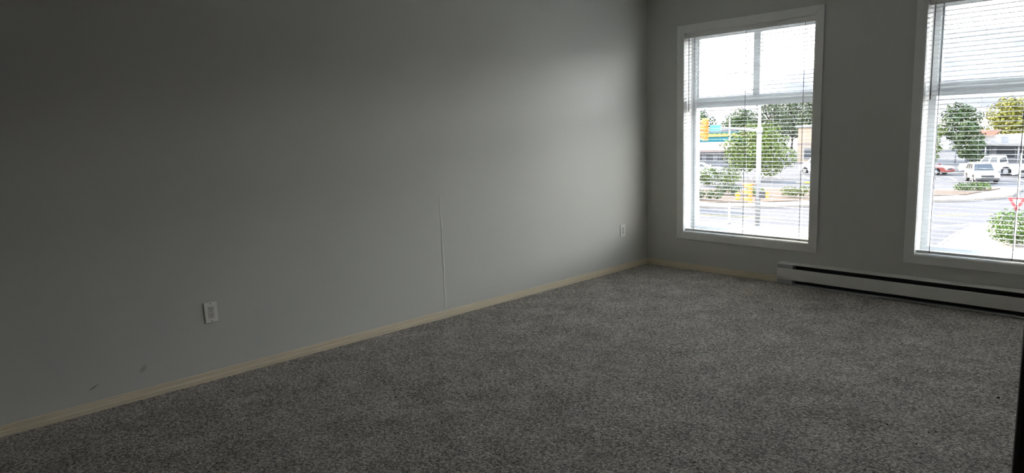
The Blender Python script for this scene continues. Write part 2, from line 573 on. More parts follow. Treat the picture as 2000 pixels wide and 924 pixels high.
def blind(xa, xb, tilt, label):
    a, b = xa + CW + 0.010, xb - CW - 0.010
    L = b - a
    yb = 0.036
    root = thing('venetian_blind', label, 'window blind', ((a + b) / 2, yb, Z0), group='white venetian blinds in the windows')
    top = Z1 - Z0 - 0.007
    box('headrail', -L / 2, L / 2, -0.021, 0.021, top - 0.040, top, 'casing_white', root, bevel=0.002)
    bm = bmesh.new()
    bm_prism(bm, [(-0.018, 0.014), (-0.018, 0.030), (-0.012, 0.033), (0.012, 0.033), (0.018, 0.030), (0.018, 0.014), (0.012, 0.011), (-0.012, 0.011)], 0, -L / 2, L / 2)
    obj('bottom_rail', bm, 'slat_white', root, bevel=0.001)
    src = obj('slat', slat_mesh(L), 'slat_white', root, smooth=False)
    n = 54
    zt, zb = 2.034 - Z0, 0.402 - Z0
    for k in range(n):
        z = zt + (zb - zt) * k / (n - 1)
        o = src if k == 0 else linked(src, root)
        o.location = (0, 0, z)
        o.rotation_euler = (tilt + R(random.uniform(-0.7, 0.7)), 0, R(random.uniform(-0.03, 0.03)))
    for dx in (0.083, L / 2 - 0.002, L - 0.083):
        x = -L / 2 + dx
        tube('ladder_cord', [(x, -0.0195, top - 0.04), (x, -0.0195, 0.02)], 0.0023, 'cord_backlit', root, 6)
        tube('ladder_cord', [(x + 0.002, 0.0195, top - 0.04), (x + 0.002, 0.0195, 0.02)], 0.0007, 'cord_white', root, 6)
    for dx in (L * 0.29, L * 0.71):
        x = -L / 2 + dx
        tube('lift_cord', [(x, 0.0, top - 0.04), (x, 0.0, 0.02)], 0.0007, 'cord_white', root, 6)
    bm = bmesh.new()
    xw = -L / 2 + 0.034
    bm_tube(bm, [(xw, -0.026, top - 0.045), (xw, -0.027, top - 0.67)], [0.0038, 0.0042], 6)
    bm_tube(bm, [(xw, -0.020, top - 0.028), (xw, -0.026, top - 0.047)], 0.0018, 6)
    obj('tilt_wand', bm, 'wand_plastic', root)
    return root

window(1, *WIN[0], 'white framed window between the corner and the heater')
window(2, *WIN[1], 'white framed window above the heater')
blind(*WIN[0], R(-3), 'white venetian blind in the window nearer the room corner')
blind(*WIN[1], R(-6), 'white venetian blind in the window above the baseboard heater')

# ------------------------------------------------------------------ outlets on the long wall
def outlet(y, z, label):
    root = thing('wall_outlet', label, 'power outlet', (0, y, z))
    bm = bmesh.new()
    hw, hh = 0.035, 0.0572
    bm_prism(bm, [(-hw, -hh), (hw, -hh), (hw, hh), (-hw, hh)], 0, 0.0002, 0.0062)
    obj('cover_plate', bm, 'outlet_plastic', root, bevel=0.0022, seg=3)
    bm = bmesh.new()
    bm_box(bm, 0.004, 0.0070, -0.0165, 0.0165, -0.0335, 0.0335)
    obj('receptacle', bm, 'outlet_insert', root, bevel=0.0006)
    for sz in (-1, 1):
        c_ = sz * 0.0175
        for (dy, hz) in ((-0.0066, 0.0042), (0.0066, 0.0036)):
            box('slot', 0.0060, 0.0073, dy - 0.0014, dy + 0.0014, c_ + 0.004 - hz, c_ + 0.004 + hz, 'slot_black', root)
        bm = bmesh.new()
        bmesh.ops.create_cone(bm, cap_ends=True, segments=12, radius1=0.0027, radius2=0.0027, depth=0.0012,
                              matrix=Matrix.Translation((0.0067, 0, c_ - 0.0085)) @ Matrix.Rotation(PI / 2, 4, 'Y'))
        obj('ground_hole', bm, 'slot_black', root)
        bm = bmesh.new()
        bmesh.ops.create_cone(bm, cap_ends=True, segments=12, radius1=0.0034, radius2=0.0028, depth=0.0014,
                              matrix=Matrix.Translation((0.0066, 0, sz * 0.0485)) @ Matrix.Rotation(PI / 2, 4, 'Y'))
        obj('screw', bm, 'heater_fin', root)
    return root
outlet(-4.0752, 0.3848, 'white duplex power outlet alone in the middle of the long grey wall')
outlet(-0.3872, 0.3688, 'white duplex power outlet near the room corner beside the window')

# ------------------------------------------------------------------ electric baseboard heater
HX0, HX1 = 1.318, 3.42
hr = thing('baseboard_heater', 'long white electric baseboard heater with black slots under the window', 'heater', (HX0, 0, 0))
HL = HX1 - HX0
D = 0.066
box('back_panel', 0.004, HL - 0.004, -0.006, -0.0005, 0.006, 0.168, 'heater_dark', hr)
bm = bmesh.new()
bm_prism(bm, [(-0.0005, 0.166), (-0.0005, 0.1800), (-0.050, 0.1765), (-D, 0.1725), (-D, 0.1670), (-0.062, 0.1670), (-0.050, 0.1710)], 0, 0, HL)
obj('top_cap', bm, 'heater_enamel', hr)
bm = bmesh.new()
bm_prism(bm, [(-0.052, 0.134), (-D + 0.004, 0.1325), (-D, 0.128), (-D, 0.046), (-D + 0.006, 0.041), (-D + 0.010, 0.041), (-D + 0.005, 0.048), (-D + 0.005, 0.126), (-0.052, 0.130)], 0, 0, HL)
obj('front_panel', bm, 'heater_enamel', hr, bevel=0.001)
for xe in (0.0, HL - 0.130):
    ec = box('end_cap', xe + 0.001, xe + 0.129, -D + 0.005, -0.007, 0.006, 0.166, 'heater_end', hr, bevel=0.002)
bm = bmesh.new()
bm_prism(bm, [(-0.006, 0.004), (-D + 0.003, 0.004), (-D + 0.003, 0.014), (-D + 0.006, 0.014), (-D + 0.006, 0.008), (-0.006, 0.008)], 0, 0.129, HL - 0.129)
obj('bottom_lip', bm, 'heater_end', hr)
fin = box('fin', -0.0004, 0.0004, -0.052, -0.012, 0.060, 0.125, 'heater_fin', hr)
fin.location = (0.15, 0, 0)
for k in range(1, 150):
    x = 0.15 + k * 0.0122
    if x > HL - 0.14:
        break
    linked(fin, hr, (x, 0, 0))
tube('element_tube', [(0.13, -0.032, 0.092), (HL - 0.13, -0.032, 0.092)], 0.006, 'heater_fin', hr)

# ------------------------------------------------------------------ crumbs on the carpet
def crumb(x, y, sz, dark=False):
    bm = bmesh.new()
    bmesh.ops.create_icosphere(bm, subdivisions=1, radius=sz)
    for v in bm.verts:
        v.co *= random.uniform(0.6, 1.3)
        v.co.z *= 0.55
    o = obj('lint_fleck', bm, 'lint_dark' if dark else 'lint_white', loc=(x, y, sz * 0.42))
    tag(o, 'tiny dark crumb lying on the grey carpet' if dark else 'tiny white lint fleck lying on the grey carpet', 'lint',
        'dark crumbs on the carpet' if dark else 'white lint on the carpet')
for p in [(1.255, -3.414, .007), (1.285, -3.413, .0045), (0.176, -5.002, .003), (0.118, -4.921, .0022), (0.669, -4.489, .0025), (0.770, -4.712, .0030), (0.260, -4.777, .0022),
          (1.309, -2.095, .0035), (1.665, -1.871, .003), (2.980, -2.608, .0035), (2.960, -2.622, .003), (2.813, -2.570, .003), (2.905, -2.688, .003), (1.802, -0.388, .005), (0.872, -4.234, .0025), (0.564, -4.471, .002)]:
    crumb(*p)
for p in [(2.884, -2.280, .006), (3.055, -2.226, .006), (3.035, -2.250, .005), (3.155, -1.642, .008), (1.658, -0.837, .007), (1.314, -1.783, .005), (3.031, -2.395, .005)]:
    crumb(*p, dark=True)

# ================================================================== outdoors: the street below
G = -5.0
def slab(name, pts, z0, z1, material):
    bm = bmesh.new()
    bm_prism(bm, pts, 2, z0, z1)
    return obj(name, bm, material)

bm = bmesh.new()
bm_box(bm, -260, 200, 0.4, 330, G - 0.3, G)
struct(obj('road', bm, 'asphalt'), 'grey asphalt street and parking lot below the window')
bm = bmesh.new()
bm_box(bm, -2600, 1800, 330, 3600, G - 0.6, G - 0.05)
struct(obj('ground', bm, 'dry_land'), 'dry flat land towards the hills')

corner_l = [(-60, 20), (-10.6, 20), (-10.6, 30.6), (-11.4, 32.0), (-12.8, 32.8), (-19.2, 32.3), (-60, 29)]
struct(slab('sidewalk', corner_l, G, G + 0.14, 'concrete'), 'pale concrete sidewalk at the street corner')
corner_r = [(-5.6, 20), (14, 20), (14, 58), (-5.2, 40.6), (-5.75, 39.6), (-5.95, 38.0), (-5.9, 34.5), (-5.6, 31.0)]
struct(slab('sidewalk', corner_r, G, G + 0.14, 'concrete'), 'pale concrete sidewalk curving around the hedge')
far_walk = [(-62, 20), (-23.9, 39.3), (-20.7, 40.5), (-17.1, 43.5), (-11.4, 50.0), (-9.0, 52.3), (-7.6, 55.5), (-8.0, 61.5), (-9.6, 62.4), (-14.5, 57.4), (-22.0, 55.2), (-29.1, 52.0), (-62, 33)]
struct(slab('sidewalk', far_walk, G, G + 0.14, 'concrete'), 'pale concrete sidewalk strip across the main road')
bed = [(-60, 23), (-24.2, 41.4), (-21.2, 43.0), (-18.2, 46.0), (-13.2, 51.8), (-10.2, 54.8), (-9.2, 60.6), (-14.2, 56.2), (-22.0, 54.0), (-28.8, 50.6), (-60, 32)]
struct(slab('planting_bed', bed, G + 0.14, G + 0.20, 'bark_mulch'), 'brown bark planting bed between road and parking lot')
# curbs in front of the slabs
def curb(pts, label):
    bm = bmesh.new()
    for a, b in zip(pts, pts[1:]):
        a, b = Vector(a), Vector(b)
        d = (b - a).normalized()
        n = Vector((-d.y, d.x)) * 0.08
        q = [a - n - d * 0.05, b - n + d * 0.05, b + n + d * 0.05, a + n - d * 0.05]
        bm_prism(bm, [(v.x, v.y) for v in q], 2, G, G + 0.16)
    struct(obj('curb', bm, 'curb_concrete'), label)
curb(corner_l[1:6], 'concrete curb of the corner sidewalk')
curb(corner_r[3:8], 'concrete curb around the hedge corner')
curb(far_walk[1:8], 'concrete curb across the main road')

def paint_line(a, b, wd, material):
    a, b = Vector(a), Vector(b)
    d = (b - a).normalized()
    n = Vector((-d.y, d.x)) * wd / 2
    q = [a - n, b - n, b + n, a + n]
    bm = bmesh.new()
    bm_prism(bm, [(v.x, v.y) for v in q], 2, G, G + 0.006)
    struct(obj('road_marking', bm, material), 'painted line on the asphalt')
paint_line((-30, 34.4), (-14.5, 37.2), 0.16, 'road_paint_yellow')
paint_line((-14.0, 37.6), (-6.5, 45.4), 0.16, 'road_paint_yellow')
paint_line((-10.8, 33.2), (-6.0, 40.6), 0.35, 'road_paint_white')
for k in range(9):
    paint_line((-40 + k * 2.7, 66 + k * 1.0), (-37.5 + k * 2.7, 61.8 + k * 1.0), 0.12, 'road_paint_white')
for k in range(7):
    paint_line((-19 + k * 2.8, 74 - k * 0.2), (-17.2 + k * 2.8, 69.4 - k * 0.2), 0.12, 'road_paint_white')

# ------------------------------------------------------------------ hills
az_ridge = [(-120, 60), (-60, 72), (-31.5, 96), (-27.9, 104), (-26.7, 132), (-25.6, 146), (-23.1, 162), (-19.4, 214), (-15.1, 252), (-12.7, 254), (-10.5, 249), (0, 232), (30, 190), (80, 120)]
def ridge(a):
    for (a0, h0), (a1, h1) in zip(az_ridge, az_ridge[1:]):
        if a0 <= a <= a1:
            t = (a - a0) / (a1 - a0)
            return h0 + (h1 - h0) * t
    return 60
bm = bmesh.new()
NA, NR = 260, 42
grid = []
for i in range(NA + 1):
    a = -80 + 140 * i / NA
    row = []
    for j in range(NR + 1):
        t = j / NR
        r = 1000 + 1900 * t
        x, y = CAM.x + r * math.sin(R(a)), CAM.y + r * math.cos(R(a))
        prof = min(1.0, t / 0.79)
        prof = prof ** 1.35 if t <= 0.79 else max(0.55, 1 - (t - 0.79) * 1.2)
        p = Vector((x / 330, y / 330, 3.1))
        gully = abs(noise.noise(Vector((x / 190 + y / 420, y / 900, 1.7)))) * 60
        n = noise.fractal(p, 0.9, 2.1, 5) * 34
        z = G - 1 + (ridge(a) + 3) * prof + (n - gully + 12) * min(1, t * 4) * (1.0 if t < 0.6 else max(0.12, 1 - (t - 0.6) * 4.4))
        row.append(bm.verts.new((x, y, max(G - 2, z))))
    grid.append(row)
for i in range(NA):
    for j in range(NR):
        bm.faces.new([grid[i][j], grid[i + 1][j], grid[i + 1][j + 1], grid[i][j + 1]])
hills = struct(obj('hills', bm, 'hill_grass', smooth=True), 'dry tan mountain slope with gullies')

# thin blue afternoon haze between the street and the hills
hz = bpy.data.materials.new('haze')
hz.use_nodes = True
nt = hz.node_tree
nt.nodes.clear()
out = nt.nodes.new('ShaderNodeOutputMaterial')
vs = nt.nodes.new('ShaderNodeVolumeScatter')
vs.inputs['Color'].default_value = (0.36, 0.56, 1.0, 1)
vs.inputs['Density'].default_value = 0.00003
vs.inputs['Anisotropy'].default_value = 0.2
nt.links.new(vs.outputs[0], out.inputs['Volume'])
MATS['haze'] = hz
o = box('haze', -2500, 1700, 160, 3500, G - 0.02, 330, 'haze')
o['kind'] = 'stuff'
o['label'] = 'thin blue haze in front of the mountain'
o['category'] = 'haze'

# ------------------------------------------------------------------ plants
def leaf_cloud(blobs, n, size, rnd):
    """leaf quads gathered on the shells of several clumps (blobs: cx,cy,cz,rx,ry,rz)"""
    bm = bmesh.new()
    tot = sum(b[3] * b[4] + b[3] * b[5] for b in blobs)
    for b in blobs:
        k = max(20, int(n * (b[3] * b[4] + b[3] * b[5]) / tot))
        for _ in range(k):
            d = Vector((rnd.gauss(0, 1), rnd.gauss(0, 1), rnd.gauss(0, 1))).normalized()
            rr = rnd.uniform(0.62, 1.06)
            p = Vector((b[0] + d.x * b[3] * rr, b[1] + d.y * b[4] * rr, b[2] + d.z * b[5] * rr))
            nrm = (d + Vector((rnd.uniform(-.8, .8), rnd.uniform(-.8, .8), rnd.uniform(-.3, .9)))).normalized()
            t = nrm.cross(Vector((rnd.uniform(-1, 1), rnd.uniform(-1, 1), rnd.uniform(-1, 1)))).normalized()
            u = nrm.cross(t)
            s1, s2 = size * rnd.uniform(0.7, 1.3), size * rnd.uniform(0.4, 0.7)
            bm.faces.new([bm.verts.new(p + q) for q in (-t * s1, u * s2, t * s1, -u * s2)])
    return bm

def tree(x, y, h, rx, leaf, label, n=1600, size=0.22, low=0.25, seed=1, group=None, cat='tree'):
    rnd = random.Random(seed)
    root = thing('tree', label, cat, (x, y, G), group=group)
    zc0, zc1 = h * low, h
    blobs = []
    nb = 13
    for k in range(nb):
        t = (k + 0.5) / nb
        z = zc0 + (zc1 - zc0) * (0.12 + 0.76 * t)
        prof = math.sin(PI * (0.18 + 0.74 * t)) ** 0.7
        a = k * 2.4 + rnd.uniform(-.4, .4)
        rad = rx * prof * rnd.uniform(0.30, 0.62)
        br = rx * rnd.uniform(0.36, 0.52) * (0.65 + 0.35 * prof)
        blobs.append((rad * math.cos(a), rad * math.sin(a), z, br, br, br * 0.72))
    bm = leaf_cloud(blobs, n, size, rnd)
    obj('crown', bm, leaf, root)
    bm = bmesh.new()
    r0 = 0.028 * h
    bm_tube(bm, [(0, 0, 0), (0.04 * rx, 0.02, h * 0.3), (-0.03 * rx, 0, h * 0.62), (0, 0, h * 0.86)], [r0, r0 * 0.8, r0 * 0.5, r0 * 0.15], 7)
    for b in blobs[::2]:
        z0 = min(h * 0.55, max(h * 0.2, b[2] - 0.25 * h))
        bm_tube(bm, [(0, 0, z0), (b[0] * 0.55, b[1] * 0.55, (z0 + b[2]) / 2), (b[0], b[1], b[2])], [r0 * 0.45, r0 * 0.3, r0 * 0.1], 5)
    obj('trunk', bm, 'tree_bark', root)
    return root

def shrub(name, x, y, w_, d_, h, leaf, label, n=700, size=0.07, rz=0.0, seed=1, z=None):
    rnd = random.Random(seed)
    root = thing(name, label, 'shrub', (x, y, (G + 0.2) if z is None else z), rz)
    k = max(2, int(w_ / max(0.5, h * 0.7)))
    blobs = []
    for i in range(k):
        for q in (-1, 1):
            cx = -w_ / 2 + w_ * (i + 0.5) / k + rnd.uniform(-.06, .06) * w_
            blobs.append((cx, q * d_ * 0.18, h * rnd.uniform(0.46, 0.54), w_ / k * 0.66, d_ * 0.36, h * rnd.uniform(0.44, 0.52)))
    obj('foliage', leaf_cloud(blobs, n, size, rnd), leaf, root)
    bm = bmesh.new()
    for b in blobs:
        bm_tube(bm, [(b[0] * 0.8, b[1] * 0.5, -0.05), (b[0], b[1], b[2])], [0.03, 0.012], 5)
        bm_tube(bm, [(b[0] * 0.8, b[1] * 0.5, b[2] * 0.3), (b[0] + b[3] * 0.5, b[1] + b[4] * .4, b[2] * 1.2)], [0.02, 0.008], 5)
    obj('stem', bm, 'tree_bark', root)
    return root

tree(-31.3, 63.6, 6.0, 4.0, 'leaf_mid', 'round yellow-green tree standing behind the signal pole', n=5200, size=0.17, low=0.10, seed=3)
tree(-50.9, 106.0, 10.0, 4.0, 'leaf_grey', 'tall loose grey-green tree rising over the cream building', n=2200, size=0.22, low=0.25, seed=5)
tree(-45.5, 110.4, 10.2, 3.4, 'leaf_grey', 'tall feathery tree beside the cream building', n=1900, size=0.22, low=0.25, seed=6)
tree(-61.5, 117.0, 9.0, 3.8, 'leaf_dark', 'dark bushy tree behind the thin lamp post', n=1700, size=0.24, low=0.15, seed=7)
tree(-57.0, 127.5, 10.6, 4.4, 'leaf_grey', 'tall grey-green tree far behind the round street tree', n=2000, size=0.26, low=0.2, seed=33)
tree(-72.0, 118.0, 9.2, 4.6, 'leaf_dark', 'dark tree behind the teal shop', n=1700, size=0.28, low=0.15, seed=8)
tree(-66.0, 122.0, 7.8, 4.2, 'leaf_dark', 'low dark tree between teal shop and lamp post', n=1500, size=0.28, low=0.15, seed=9)
tree(-20.8, 81.5, 6.6, 2.3, 'leaf_mid', 'green street tree at the edge of the parking lot', n=2400, size=0.17, low=0.10, seed=10)
tree(-17.0, 84.5, 5.6, 2.0, 'leaf_dark', 'dark green tree next to the long grey building', n=1800, size=0.17, low=0.12, seed=11)
tree(-27.0, 100.0, 8.8, 1.5, 'leaf_dark', 'narrow dark conifer behind the street tree', n=1200, size=0.2, low=0.2, seed=12)
tree(-29.5, 132.0, 8.2, 4.2, 'leaf_dark', 'broad green tree behind the salmon sign', n=1700, size=0.28, low=0.1, seed=13)
tree(-36.0, 128.0, 7.8, 4.0, 'leaf_mid', 'broad tree far behind the parking lot', n=1600, size=0.28, low=0.1, seed=14)
tree(-19.6, 117.0, 8.6, 4.4, 'leaf_yellow', 'large yellow-green tree rising behind the long grey building', n=3000, size=0.24, low=0.12, seed=15)
tree(-13.5, 113.0, 8.0, 3.6, 'leaf_dark', 'brown-green tree behind the long grey building', n=1800, size=0.24, low=0.12, seed=16)

tree(-33.5, 40.6, 8.5, 2.8, 'leaf_mid', 'street tree by the road beyond the signal pole corner', n=1500, size=0.22, low=0.25, seed=31)
tree(-37.5, 36.2, 9.0, 3.0, 'leaf_dark', 'dark street tree by the road past the corner', n=1500, size=0.22, low=0.25, seed=32)

shrub('shrub', -31.6, 56.0, 3.8, 2.2, 2.0, 'leaf_mid', 'spreading green shrub at the edge of the parking lot', n=1500, size=0.10, rz=0.5, seed=21, z=G)
shrub('hedge', -25.2, 42.9, 2.7, 1.1, 0.85, 'leaf_dark', 'low clipped hedge by the road near the white post', n=900, rz=0.35, seed=22)
shrub('hedge', -25.4, 46.9, 1.9, 1.1, 0.95, 'leaf_dark', 'small dark rounded hedge behind the yellow hydrant', n=800, rz=0.3, seed=23)
shrub('hedge', -23.2, 47.2, 1.5, 0.9, 0.65, 'leaf_hedge', 'small bright green bush beside the hanging signal', n=500, rz=0.3, seed=24)
shrub('hedge', -19.4, 48.4, 3.6, 1.2, 0.85, 'leaf_mid', 'long low shrub row in the bark bed', n=1300, rz=0.75, seed=25)
shrub('hedge', -10.6, 58.2, 2.4, 0.9, 0.70, 'leaf_hedge', 'low shrub island in front of the silver car', n=900, rz=0.7, seed=26, z=G + 0.17)
shrub('hedge', -2.45, 33.4, 2.9, 2.3, 1.65, 'leaf_hedge', 'large rounded green hedge beside the yield sign', n=4200, size=0.06, rz=0.2, seed=27, z=G + 0.14)

# ------------------------------------------------------------------ street furniture
def signal_head(root, x, y, z, rz, sc=1.0):
    """three-lens traffic signal: housing, visors and lenses as parts; local frame built with a rotation"""
    Rm = Matrix.Translation((x, y, z)) @ Matrix.Rotation(rz, 4, 'Z')
    def part(name, bm, material):
        bm.transform(Rm)
        return obj(name, bm, material, root)
    bm = bmesh.new()
    for k in (-1, 0, 1):
        bm_box(bm, -0.17, 0.17, -0.11, 0.11, k * 0.385 - 0.185, k * 0.385 + 0.185)
    body = part('housing', bm, 'signal_yellow')
    bm = bmesh.new()
    bm_box(bm, -0.27, 0.27, 0.115, 0.13, -0.66, 0.66)
    part('backplate', bm, 'signal_yellow')
    for k in (-1, 0, 1):
        bm = bmesh.new()
        bmesh.ops.create_cone(bm, cap_ends=True, segments=16, radius1=0.14, radius2=0.14, depth=0.02,
                              matrix=Matrix.Translation((0, -0.118, k * 0.385)) @ Matrix.Rotation(PI / 2, 4, 'X'))
        part('lens', bm, 'signal_lens')
        bm = bmesh.new()
        ring = []
        for j in range(13):
            a = R(-25 + 230 * j / 12)
            ca, sa = math.cos(a), math.sin(a)
            dp = 0.30 if 2 < j < 10 else 0.22
            ring.append([bm.verts.new((0.15 * ca, -0.11, k * 0.385 + 0.15 * sa)), bm.verts.new((0.15 * ca, -0.11 - dp, k * 0.385 + 0.15 * sa)),
                         bm.verts.new((0.165 * ca, -0.11 - dp, k * 0.385 + 0.165 * sa)), bm.verts.new((0.165 * ca, -0.11, k * 0.385 + 0.165 * sa))])
        for p, q in zip(ring, ring[1:]):
            for i in range(4):
                bm.faces.new([p[i], q[i], q[(i + 1) % 4], p[(i + 1) % 4]])
        part('visor', bm, 'signal_yellow')

PX, PY = -15.25, 32.15
sp = thing('signal_pole', 'tall galvanised pole with mast arm and lamp arm at the corner', 'pole', (PX, PY, G + 0.14))
tube('pole', [(0, 0, 0.02), (0, 0, 5.55), (0, 0, 5.6), (0, 0, 8.2), (-0.15, -0.05, 8.6), (-0.6, -0.2, 8.85), (-1.3, -0.45, 8.9)], [0.145, 0.13, 0.10, 0.085, 0.07, 0.05, 0.04], 'galvanised', sp, 12)
bm = bmesh.new()
bm_box(bm, -0.22, 0.22, -0.22, 0.22, 0, 0.05)
for a, b in ((1, 1), (1, -1), (-1, 1), (-1, -1)):
    bm_box(bm, a * 0.17 - 0.02, a * 0.17 + 0.02, b * 0.17 - 0.02, b * 0.17 + 0.02, 0.05, 0.1)
obj('base_plate', bm, 'galvanised', sp)
tube('mast_arm', [(0, 0, 5.55), (-1.0, -0.18, 5.68), (-2.0, -0.36, 5.75), (-3.5, -0.66, 5.80)], [0.10, 0.085, 0.07, 0.05], 'galvanised', sp, 10)
tube('collar', [(0, 0, 5.40), (0, 0, 5.44), (0, 0, 5.68), (0, 0, 5.72)], [0.15, 0.175, 0.175, 0.14], 'galvanised', sp, 12)
bm = bmesh.new()
bm_prism(bm, [(-1.95, 8.86), (-1.25, 8.93), (-1.25, 8.84), (-1.9, 8.80)], 1, -0.62, -0.38)
obj('lamp_head', bm, 'galvanised', sp, bevel=0.03)

t = thing('traffic_signal', 'yellow traffic signal hanging from the end of the mast arm', 'traffic light', (-18.35, 31.45, 0.85))
signal_head(t, 0, -0.12, 0, R(-18))
t = thing('traffic_signal', 'yellow traffic signal bolted low on the signal pole', 'traffic light', (PX - 0.42, PY - 0.05, -2.9))
signal_head(t, -0.05, 0, 0, R(-62))
tube('bracket', [(0.05, 0, 0.50), (0.36, 0.03, 0.50)], 0.03, 'signal_yellow', t, 6)
tube('bracket', [(0.05, 0, -0.50), (0.36, 0.03, -0.50)], 0.03, 'signal_yellow', t, 6)
t = thing('pedestrian_signal', 'black pedestrian signal with yellow edge on the signal pole', 'traffic light', (PX + 0.36, PY + 0.05, -3.0))
bm = bmesh.new()
bm_box(bm, -0.21, 0.15, -0.14, 0.10, -0.21, 0.21)
obj('housing', bm, 'signal_black', t, bevel=0.02)
box('face_rim', 0.15, 0.24, -0.16, 0.12, -0.23, 0.23, 'signal_yellow', t, bevel=0.015)
tube('bracket', [(-0.36, -0.05, 0), (-0.2, -0.02, 0)], 0.04, 'galvanised', t, 6)

t = thing('street_sign', 'teal street name sign on the mast arm', 'sign', (-17.62, 31.55, 0.92))
box('panel', -0.36, 0.36, -0.15, -0.13, -0.17, 0.17, 'sign_teal', t, bevel=0.005)
box('border', -0.37, 0.37, -0.13, -0.12, -0.18, 0.18, 'sign_white', t)
tube('bracket', [(0, -0.12, -0.05), (0, 0.12, -0.08)], 0.02, 'galvanised', t, 6)

t = thing('bollard_post', 'thin white post standing by the curb', 'post', (-17.0, 32.05, G + 0.14))
tube('post', [(0, 0, 0), (0, 0, 1.30), (0, 0, 1.34)], [0.055, 0.055, 0.02], 'sign_white', t, 10)
tube('base_sleeve', [(0, 0, 0), (0, 0, 0.20), (0, 0, 0.22)], [0.085, 0.085, 0.06], 'galvanised', t, 10)

t = thing('fire_hydrant', 'small yellow hydrant in front of the dark hedge', 'hydrant', (-22.9, 43.9, G + 0.2))
tube('barrel', [(0, 0, 0), (0, 0, 0.05), (0, 0, 0.06), (0, 0, 0.42), (0, 0, 0.47), (0, 0, 0.56), (0, 0, 0.6)], [0.17, 0.17, 0.12, 0.12, 0.16, 0.12, 0.03], 'road_paint_yellow', t, 12)
tube('side_nozzle', [(-0.22, 0, 0.33), (0.22, 0, 0.33)], 0.06, 'road_paint_yellow', t, 8)

t = thing('yield_sign', 'red and white triangular yield sign on a white post', 'sign', (-2.72, 31.1, G + 0.14))
tube('post', [(0, 0, 0), (0, 0, 4.35)], 0.035, 'sign_white', t, 8)
def tri(s_, y0, y1, z):
    bm = bmesh.new()
    bm_prism(bm, [(-0.36 * s_, z + 0.21 * s_), (0.36 * s_, z + 0.21 * s_), (0, z - 0.415 * s_)], 1, y0, y1)
    return bm
o = obj('red_panel', tri(1.0, -0.060, -0.045, 2.22), 'sign_red', t)
obj('white_panel', tri(0.46, -0.066, -0.0605, 2.24), 'sign_white', t)

t = thing('lamp_post', 'slim pale lamp post with two heads beyond the round tree', 'lamp post', (-36.0, 66.0, G))
tube('pole', [(0, 0, 0), (0, 0, 6.7)], [0.11, 0.07], 'galvanised', t, 8)
for sx in (-1, 1):
    tube('arm', [(0, 0, 6.6), (sx * 0.4, 0, 6.8), (sx * 0.7, 0, 6.85)], 0.03, 'galvanised', t, 6)
    box('lamp_head', sx * 0.85 - 0.25, sx * 0.85 + 0.25, -0.12, 0.12, 6.8, 6.9, 'galvanised', t, bevel=0.03)

t = thing('sign_post', 'short dark sign post at the corner of the far island', 'post', (-13.4, 58.6, G + 0.0))
tube('post', [(0, 0, 0), (0, 0, 1.55)], 0.05, 'signal_black', t, 8)
box('plate', -0.11, 0.11, -0.07, -0.05, 0.95, 1.5, 'signal_black', t, bevel=0.01)

t = thing('curb_stop', 'yellow painted curb block in the parking lot', 'curb stop', (-25.0, 61.6, G), R(30))
bm = bmesh.new()
bm_prism(bm, [(-0.15, 0), (0.15, 0), (0.10, 0.18), (-0.10, 0.18)], 0, -0.4, 0.9)
obj('block', bm, 'road_paint_yellow', t)
bm = bmesh.new()
bm_prism(bm, [(-0.15, 0), (0.15, 0), (0.10, 0.18), (-0.10, 0.18)], 0, -1.2, -0.4)
obj('bare_end', bm, 'curb_concrete', t)

